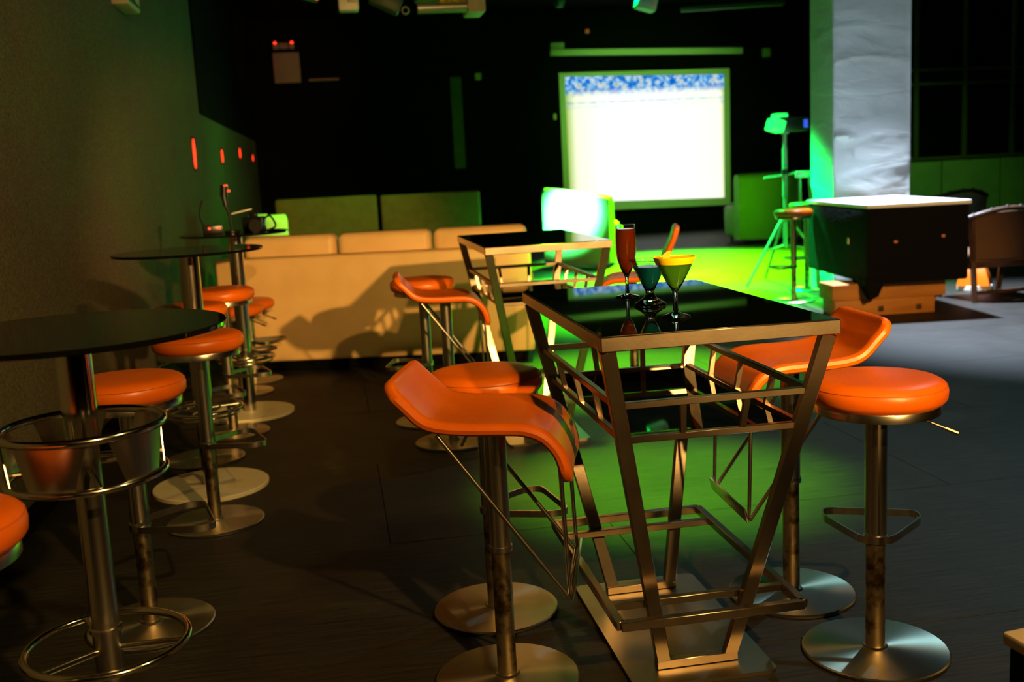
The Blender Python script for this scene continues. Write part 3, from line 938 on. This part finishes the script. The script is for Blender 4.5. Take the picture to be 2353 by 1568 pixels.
t = wallbox('wall_switch', 'small yellowish switch box on the black back wall', 'switch', 3.01, 3.13, 3.29, 3.43, M['beige_plastic'], .05)
t = wallbox('cabinet_panel', 'dull reddish-brown panel hung on the back wall under the emergency lamps', 'panel', -.95, -.44, 3.37, 3.95, M['brown_panel'], .06, 'board')
t = thing('emergency_light', 'twin red emergency lamps above the brown wall panel', 'light', (-.72, 21.5, 4.07))
MB().box((0, -.06, 0), (.17, .12, .12), .02).build('housing', M['brown_panel'], t)
for sx in (-1, 1):
    MB().box((sx * .15, -.07, -.01), (.11, .12, .11), .02).build('lamp_head', M['brown_panel'], t)
    MB().lathe([(0, -.02), (.018, -.018), (.03, 0), (.018, .018), (0, .02)], (sx * .16, -.13, .055), 14).build('red_lens', M['red_lamp'], t, 'glowing red lens')
t = wallbox('wall_shelf', 'thin dim shelf board beside the brown wall panel', 'shelf', -.29, .30, 3.385, 3.425, M['brown_panel'], .12, 'board')
struct(MB().box((2.61, 21.49, 2.46), (.23, .04, 1.82), .004, seg=1).build('trim_2', M['dim_panel']))
t = wallbox('alarm_light', 'tiny orange alarm light above the screen', 'light', 5.33, 5.41, 4.14, 4.22, M['amber_led'], .04, 'lens')
t = wallbox('pull_switch', 'tiny pale switch beside the left edge of the screen', 'switch', 4.59, 4.65, 2.44, 2.56, M['beige_plastic'], .04)

# ------------------------------------------------------------------ column, booth
col = MB()
n = 40
cx0, cx1, cy0, cy1 = 5.15, 6.0, 10.3, 10.82
for i in range(n + 1):
    z = CZ * i / n
    for (x, y) in ((cx0, cy0), (cx1, cy0), (cx1, cy1), (cx0, cy1)):
        col.v.append((x + random.uniform(-.006, .006), y + random.uniform(-.006, .006), z))
for i in range(n):
    for k in range(4):
        col.f.append((i * 4 + k, i * 4 + (k + 1) % 4, i * 4 + 4 + (k + 1) % 4, i * 4 + 4 + k)); col.sm.append(False)
cl_ = struct(MB().box(((cx0 + cx1) / 2, (cy0 + cy1) / 2, CZ / 2), (cx1 - cx0 - .16, cy1 - cy0 - .16, CZ)).build('trim_3', M['black']))
wr = MB()
import mathutils
NX, NZ = 30, 150
vs = []; fs = []
for i in range(NZ + 1):
    z = CZ * i / NZ
    for j in range(NX + 1):
        x = cx0 + (cx1 - cx0) * j / NX
        p = Vector((x * .8, 0, z * 2.2))
        d = .030 * mathutils.noise.fractal(p, .9, 2.0, 4)
        crease = -.06 * math.exp(-((z - 1.62 - .02 * math.sin(x * 9)) / .02) ** 2) * (1 if x < 5.36 else .25)
        d += crease - .02 * math.exp(-((z - 2.4 - .03 * math.sin(x * 6)) / .03) ** 2)
        vs.append((x, cy0 - .012 + d * (1 if 0 < j < NX else .3), z))
for i in range(NZ):
    for j in range(NX):
        a = i * (NX + 1) + j
        fs.append((a, a + 1, a + NX + 2, a + NX + 1))
wr.add(vs, fs, True)
o = len(wr.v)
wr.box((cx0, (cy0 + cy1) / 2, CZ / 2), (.014, cy1 - cy0, CZ)).box((cx1, (cy0 + cy1) / 2, CZ / 2), (.014, cy1 - cy0, CZ)).box(((cx0 + cx1) / 2, cy1, CZ / 2), (cx1 - cx0, .014, CZ))
wr.build('cloth_wrap', M['column'], cl_, 'creased pale cloth wrapped round the column')

bt = thing('booth_table', 'black cloth-covered booth with brightly lit white top beside the pale column', 'table', (5.10, 9.22, 0), -.13)
MB().box((0, 0, .638), (.90, 1.62, .66), .02).build('cloth', M['cloth_black'], bt)
MB().box((0, 0, .985), (.92, 1.66, .035), .006).build('tabletop', mat('white_tabletop', (.75, .76, .80), .35), bt, 'white tabletop')
sk = MB()      # drooping cloth corner at the near left
sk.add([(-.465, -.83, .34), (-.30, -.835, .34), (-.36, -.84, .20), (-.44, -.84, .17), (-.465, -.80, .21), (-.465, -.55, .34), (-.46, -.79, .34), (-.30, -.80, .34), (-.36, -.81, .2), (-.44, -.80, .17), (-.46, -.77, .21), (-.46, -.55, .34)],
       [(0, 1, 2, 3), (0, 3, 4, 5), (6, 9, 8, 7), (6, 11, 10, 9), (1, 7, 8, 2), (2, 8, 9, 3), (3, 9, 10, 4), (4, 10, 11, 5), (0, 5, 11, 6), (0, 6, 7, 1)])
sk.build('cloth_corner', M['cloth_black'], bt)
for (x, z) in ((-.20, .67), (.22, .70)):
    MB().box((x, -.815, z), (.028, .01, .022), .003).build('knob', M['amber_led'], bt)
MB().box((-.452, -.35, .66), (.01, .04, .06), .003).build('socket', M['beige_plastic'], bt)
wb = thing('wooden_pallet', 'stacked plywood platform carrying the black booth', 'platform', (4.84, 9.18, 0), -.10)
MB().box((.02, -.40, .075), (.92, .30, .148), .006).build('board', M['wood'], wb)
MB().box((.06, -.38, .222), (1.04, .34, .142), .006).build('board', M['wood'], wb)
MB().box((.52, .42, .147), (.60, .60, .290), .006).build('board', M['wood'], wb)
for x in (-.35, -.02, .33):
    MB().box((x, -.553, .06), (.05, .006, .05), .001).build('knot_hole', M['dark_wood'], wb)

# ------------------------------------------------------------------ light stand and second stool by the column
st = thing('light_stand', 'green-lit tripod stand holding a stage light beside the column', 'light stand', (5.06, 11.3, 0))
MB().tube([(0, 0, .42), (0, 0, 1.70)], .022, 14).tube([(0, 0, 1.0), (0, 0, 1.55)], .030, 14).build('pole', M['alu'], st)
for k, a in enumerate((PI + .25, -.5, 1.6)):
    MB().tube([(.02 * math.cos(a), .02 * math.sin(a), .80), (.55 * math.cos(a), .55 * math.sin(a), .02)], .013, 10).build('leg', M['alu'], st)
    MB().tube([(.30 * math.cos(a), .30 * math.sin(a), .40), (.0, .0, .45)], .010, 8).build('brace', M['alu'], st)
MB().lathe([(0, -.03), (.035, -.03), (.035, .03), (0, .03)], (0, 0, .80), 16).lathe([(0, -.03), (.035, -.03), (.035, .03), (0, .03)], (0, 0, 1.28), 16).build('collar', M['black_plastic'], st)
MB().tube([(-.25, 0, 1.22), (.12, 0, 1.26)], .012, 8).build('cross_arm', M['alu'], st)
hd = thing('stage_light', 'black stage light with green lens on the tripod stand', 'stage light', (5.06, 11.3, 1.705))
MB().box((.08, 0, .10), (.34, .22, .16), .02).build('housing', M['black_plastic'], hd)
MB().box((-.13, -.05, .09), (.16, .20, .14), .02, Matrix.Rotation(.3, 3, 'Y')).build('lens', M['green_lens'], hd, 'glowing green lens')
MB().box((-.06, 0, .20), (.14, .16, .05), .015).build('top_lens', M['green_lens'], hd, 'small green-lit cap')
MB().box((.20, -.112, .10), (.05, .006, .09), .002).build('display', M['blue_lit'], hd, 'small blue display')
MB().box((.0, 0, .01), (.06, .10, .03), .005).build('bracket', M['alu'], hd)

s2 = round_stool('green-lit bar stool with a low chrome back, behind the orange-cushioned one', 5.06, 10.75, foot_a=PI, seat_z=.95, lever_a=3.3)
MB().tube([(.0, .15, .90), (0.0, .17, 1.22)], .014, 10).tube([(.10, .1, .90), (.10, .16, 1.22)], .010, 10).build('back_post', M['steel'], s2)
MB().box((.05, .17, 1.25), (.20, .05, .08), .015).build('back_pad', M['alu'], s2)

# ------------------------------------------------------------------ wooden armchairs at the right
def club_chair(label, x, y, rz, fab, frame, wd=.66, top=.86):
    t = thing('club_armchair', label, 'armchair', (x, y, 0), rz, 'studded club armchairs at the right')
    n = 16; h = wd / 2
    # back panel: wide at the top, narrower at the seat, bowed outwards (towards -y)
    vs = []; rows = 8
    for side in (0, 1):
        for r_ in range(rows + 1):
            f = r_ / rows
            z = .40 + (top - .43) * f
            hw_ = h * (.72 + .24 * f)
            for i in range(n + 1):
                u = -1 + 2 * i / n
                vs.append((u * hw_, -.10 * (1 - u * u) - .05 * f + side * .05, z - .05 * f * u * u))
    S = (rows + 1) * (n + 1); fs = []
    for r_ in range(rows):
        for i in range(n):
            a = r_ * (n + 1) + i
            fs.append((a, a + 1, a + n + 2, a + n + 1)); fs.append((S + a, S + a + n + 1, S + a + n + 2, S + a + 1))
    for i in range(n):
        fs.append((i, S + i, S + i + 1, i + 1)); b = rows * (n + 1) + i; fs.append((b, b + 1, S + b + 1, S + b))
    for r_ in range(rows):
        a = r_ * (n + 1); fs.append((a, a + n + 1, S + a + n + 1, S + a)); b = a + n; fs.append((b, S + b, S + b + n + 1, b + n + 1))
    MB().add(vs, fs, True).build('backrest', fab, t)
    rail = [Vector((-h * 1.10, .46, top - .24)), Vector((-h * 1.14, .20, top - .17))]
    rail += [Vector((u * h * 1.08, -.12 * (1 - u * u) - .03, top - .085 * u * u)) for u in [-1 + 2 * i / n for i in range(n + 1)]]
    rail += [Vector((h * 1.14, .20, top - .17)), Vector((h * 1.10, .46, top - .24))]
    rl = MB().tube(smooth_path(rail, 2), .024, 10).build('top_rail', frame, t)
    for i in range(3, len(rail) - 2, 3):
        p = rail[i]
        MB().lathe([(0, .014), (.012, .010), (.017, 0), (0, -.004)], (p[0], p[1], p[2] + .022), 10).build('stud', M['stud'], rl)
    MB().box((0, .24, .41), (wd - .08, .50, .12), .035, seg=3).build('seat', fab, t)
    MB().box((0, .24, .335), (wd - .06, .50, .05), .008).build('seat_rail', frame, t)
    for sx in (-1, 1):
        MB().bar((sx * h * .98, -.05, top - .08), (sx * h * .86, -.02, .38), .045, .04).bar((sx * h * .86, -.02, .40), (sx * h * .90, -.08, .0), .045, .04).build('leg', frame, t)
        MB().bar((sx * h * 1.10, .44, top - .26), (sx * h * .92, .46, .0), .045, .045).build('leg', frame, t)
    MB().bar((-h * .88, -.07, .09), (h * .88, -.07, .09), .03, .035).build('stretcher', frame, t)
    return t


club_chair('brown wooden club armchair at the right edge, seen from behind', 6.20, 9.02, .05, M['brown_fabric'], M['dark_wood'], .72, .875)
club_chair('sage green studded armchair half hidden behind the black booth', 7.25, 11.4, .2, M['green_fabric'], M['dark_wood'], .80, .95)
pf = thing('footstool', 'low orange footstool on the floor beyond the brown armchair', 'footstool', (6.45, 9.80, 0), .1)
MB().lathe([(0, .05), (.22, .05), (.20, .12), (.14, .24), (.10, .26), (0, .26)], n=4, smooth=False).build('cushion', M['leather'], pf)
MB().cyl((0, 0), .17, 0, .05, 24, .005).build('base', M['white_plastic'], pf)

# right hand wall with dark windows and low boards
wr_y = 14.3
struct(MB().box((10.7, wr_y + .10, CZ / 2), (5.6 - .1, .16, CZ)).build('wall_right_rear', M['black']))
lowboards = struct(MB().box((10.7, wr_y, .64), (5.5, .03, 1.28), .004, seg=1).build('trim_4', M['black']))
for k in range(6):
    MB().box((8.36 + .95 * k, wr_y - .02, .65), (.93, .02, 1.24), .004, seg=1).build('panel', M['dado'], lowboards)
wn = struct(MB().box((10.7, wr_y - .0, 1.31), (5.5, .06, .05), .004, seg=1).build('window_1', M['bronze']))
for x in (8.42, 9.19, 9.96, 10.73, 11.5):
    MB().box((x, wr_y - .01, 2.9), (.055, .06, 3.2), .004, seg=1).build('mullion', M['bronze'], wn)
MB().box((10.9, wr_y - .01, 2.58), (5.1, .07, .045), .004, seg=1).box((10.9, wr_y - .01, 2.38), (5.1, .07, .045), .004, seg=1).build('transom', M['bronze'], wn)
for k in range(5):
    MB().box((8.04 + .77 * k, wr_y + .01, 1.85), (.70, .006, 1.0)).build('pane', M['window_dark'], wn)
    MB().box((8.04 + .77 * k, wr_y + .01, 3.5), (.70, .006, 1.8)).build('pane', M['window_dark'], wn)


# ------------------------------------------------------------------ ceiling equipment
def hang(t, x, z_from):
    MB().tube([(x, 0, z_from), (x, 0, CZ - t.location.z)], .012, 8).build('drop_rod', M['black'], t)


t = thing('ceiling_projector', 'ceiling-hung projector with an amber patterned drum', 'projector', (1.08, 9.0, 2.86))
MB().box((0, 0, .07), (.56, .34, .10), .02).build('housing', M['alu'], t)
MB().box((.20, -.02, .0), (.15, .34, .22), .015).build('end_box', M['beige_plastic'], t)
MB().tube([(-.28, -.12, -.06), (.27, -.12, -.055)], .045, 18).build('drum', M['alu'], t)
MB().tube([(-.10, -.14, .0), (.12, -.14, .01)], .035, 16).build('patterned_drum', M['amber_glass'], t)
hang(t, 0, .1)
t = thing('moving_head_light', 'dark moving-head stage light with a ring lens under the ceiling', 'stage light', (.55, 9.0, 2.88))
MB().box((0, 0, .0), (.26, .18, .13), .02, Matrix.Rotation(.45, 3, 'Y')).build('body', mat('dark_green_paint', (.02, .05, .02), .5), t)
ringm = MB(); n = 24
ringm.tube([(.155 + .028 * math.cos(2 * PI * k / n), -.06, -.085 + .028 * math.sin(2 * PI * k / n)) for k in range(n)], .006, 8, True).build('ring_lens', M['alu'], t)
MB().box((-.08, -.1, .10), (.05, .02, .03), .004).build('red_lamp', M['red_led'], t, 'glowing red light')
MB().box((0, 0, .14), (.10, .10, .16), .01).build('yoke', M['black_plastic'], t)
hang(t, 0, .1)
t = thing('par_light', 'small boxy pale stage light under the ceiling, left of the moving head', 'stage light', (.245, 9.0, 2.87))
MB().box((0, 0, 0), (.165, .15, .13), .02).build('body', M['white_plastic'], t)
MB().lathe([(0, 0), (.04, 0), (.045, .01), (.03, .03), (0, .03)], (.035, -.075, .0), 18).build('lens', M['beige_plastic'], t)
hang(t, 0, .05)
t = thing('laser_projector', 'red and green lit laser box at the top edge of the picture', 'stage light', (-.08, 9.0, 2.96))
MB().box((0, 0, 0), (.18, .14, .10), .01, Matrix.Rotation(.25, 3, 'Y')).build('body', M['green_fabric'], t)
MB().box((.075, -.075, -.03), (.03, .01, .07), .003).build('edge_light', M['red_led'], t, 'glowing orange strip')
MB().box((-.07, -.075, .0), (.02, .01, .02), .003).build('indicator', M['red_led'], t, 'glowing red dot')
hang(t, 0, .04)
t = thing('par_light', 'small tilted pale stage light under the ceiling above the screen', 'stage light', (3.70, 12.0, 3.26))
MB().box((0, 0, 0), (.23, .18, .15), .02, Matrix.Rotation(.28, 3, 'Y')).build('body', M['white_plastic'], t)
MB().box((.06, -.095, -.03), (.03, .01, .03), .003).build('indicator', M['amber_led'], t)
hang(t, 0, .05)
t = thing('ceiling_batten', 'long dim green batten under the ceiling right of the screen', 'batten', (5.54, 14.0, 3.50))
MB().box((0, 0, 0), (1.46, .12, .06), .01, Matrix.Rotation(-.035, 3, 'Y')).build('housing', M['dim_panel'], t)
hang(t, -.6, .02); hang(t, .6, .02)
t = thing('dome_sensor', 'small dark dome under the ceiling above the left of the screen', 'sensor', (3.14, 14.0, 3.60))
MB().lathe([(0, -.06), (.05, -.05), (.08, 0), (.08, .05), (0, .05)], n=24).build('dome', M['dim_panel'], t)
hang(t, 0, .03)

# ------------------------------------------------------------------ dark box at the lower right
t = thing('side_table', 'corner of a black side table with beige rimmed top, lower right', 'table', (1.552, 1.700, 0), .12)
MB().box((0, 0, .205), (.40, .40, .41), .008).build('body', M['black'], t)
MB().box((0, 0, .425), (.42, .42, .03), .008).build('tabletop', M['beige_plastic'], t, 'beige tabletop rim')
MB().box((.02, .0, .443), (.30, .30, .008), .003).build('inlay', M['brown_panel'], t)
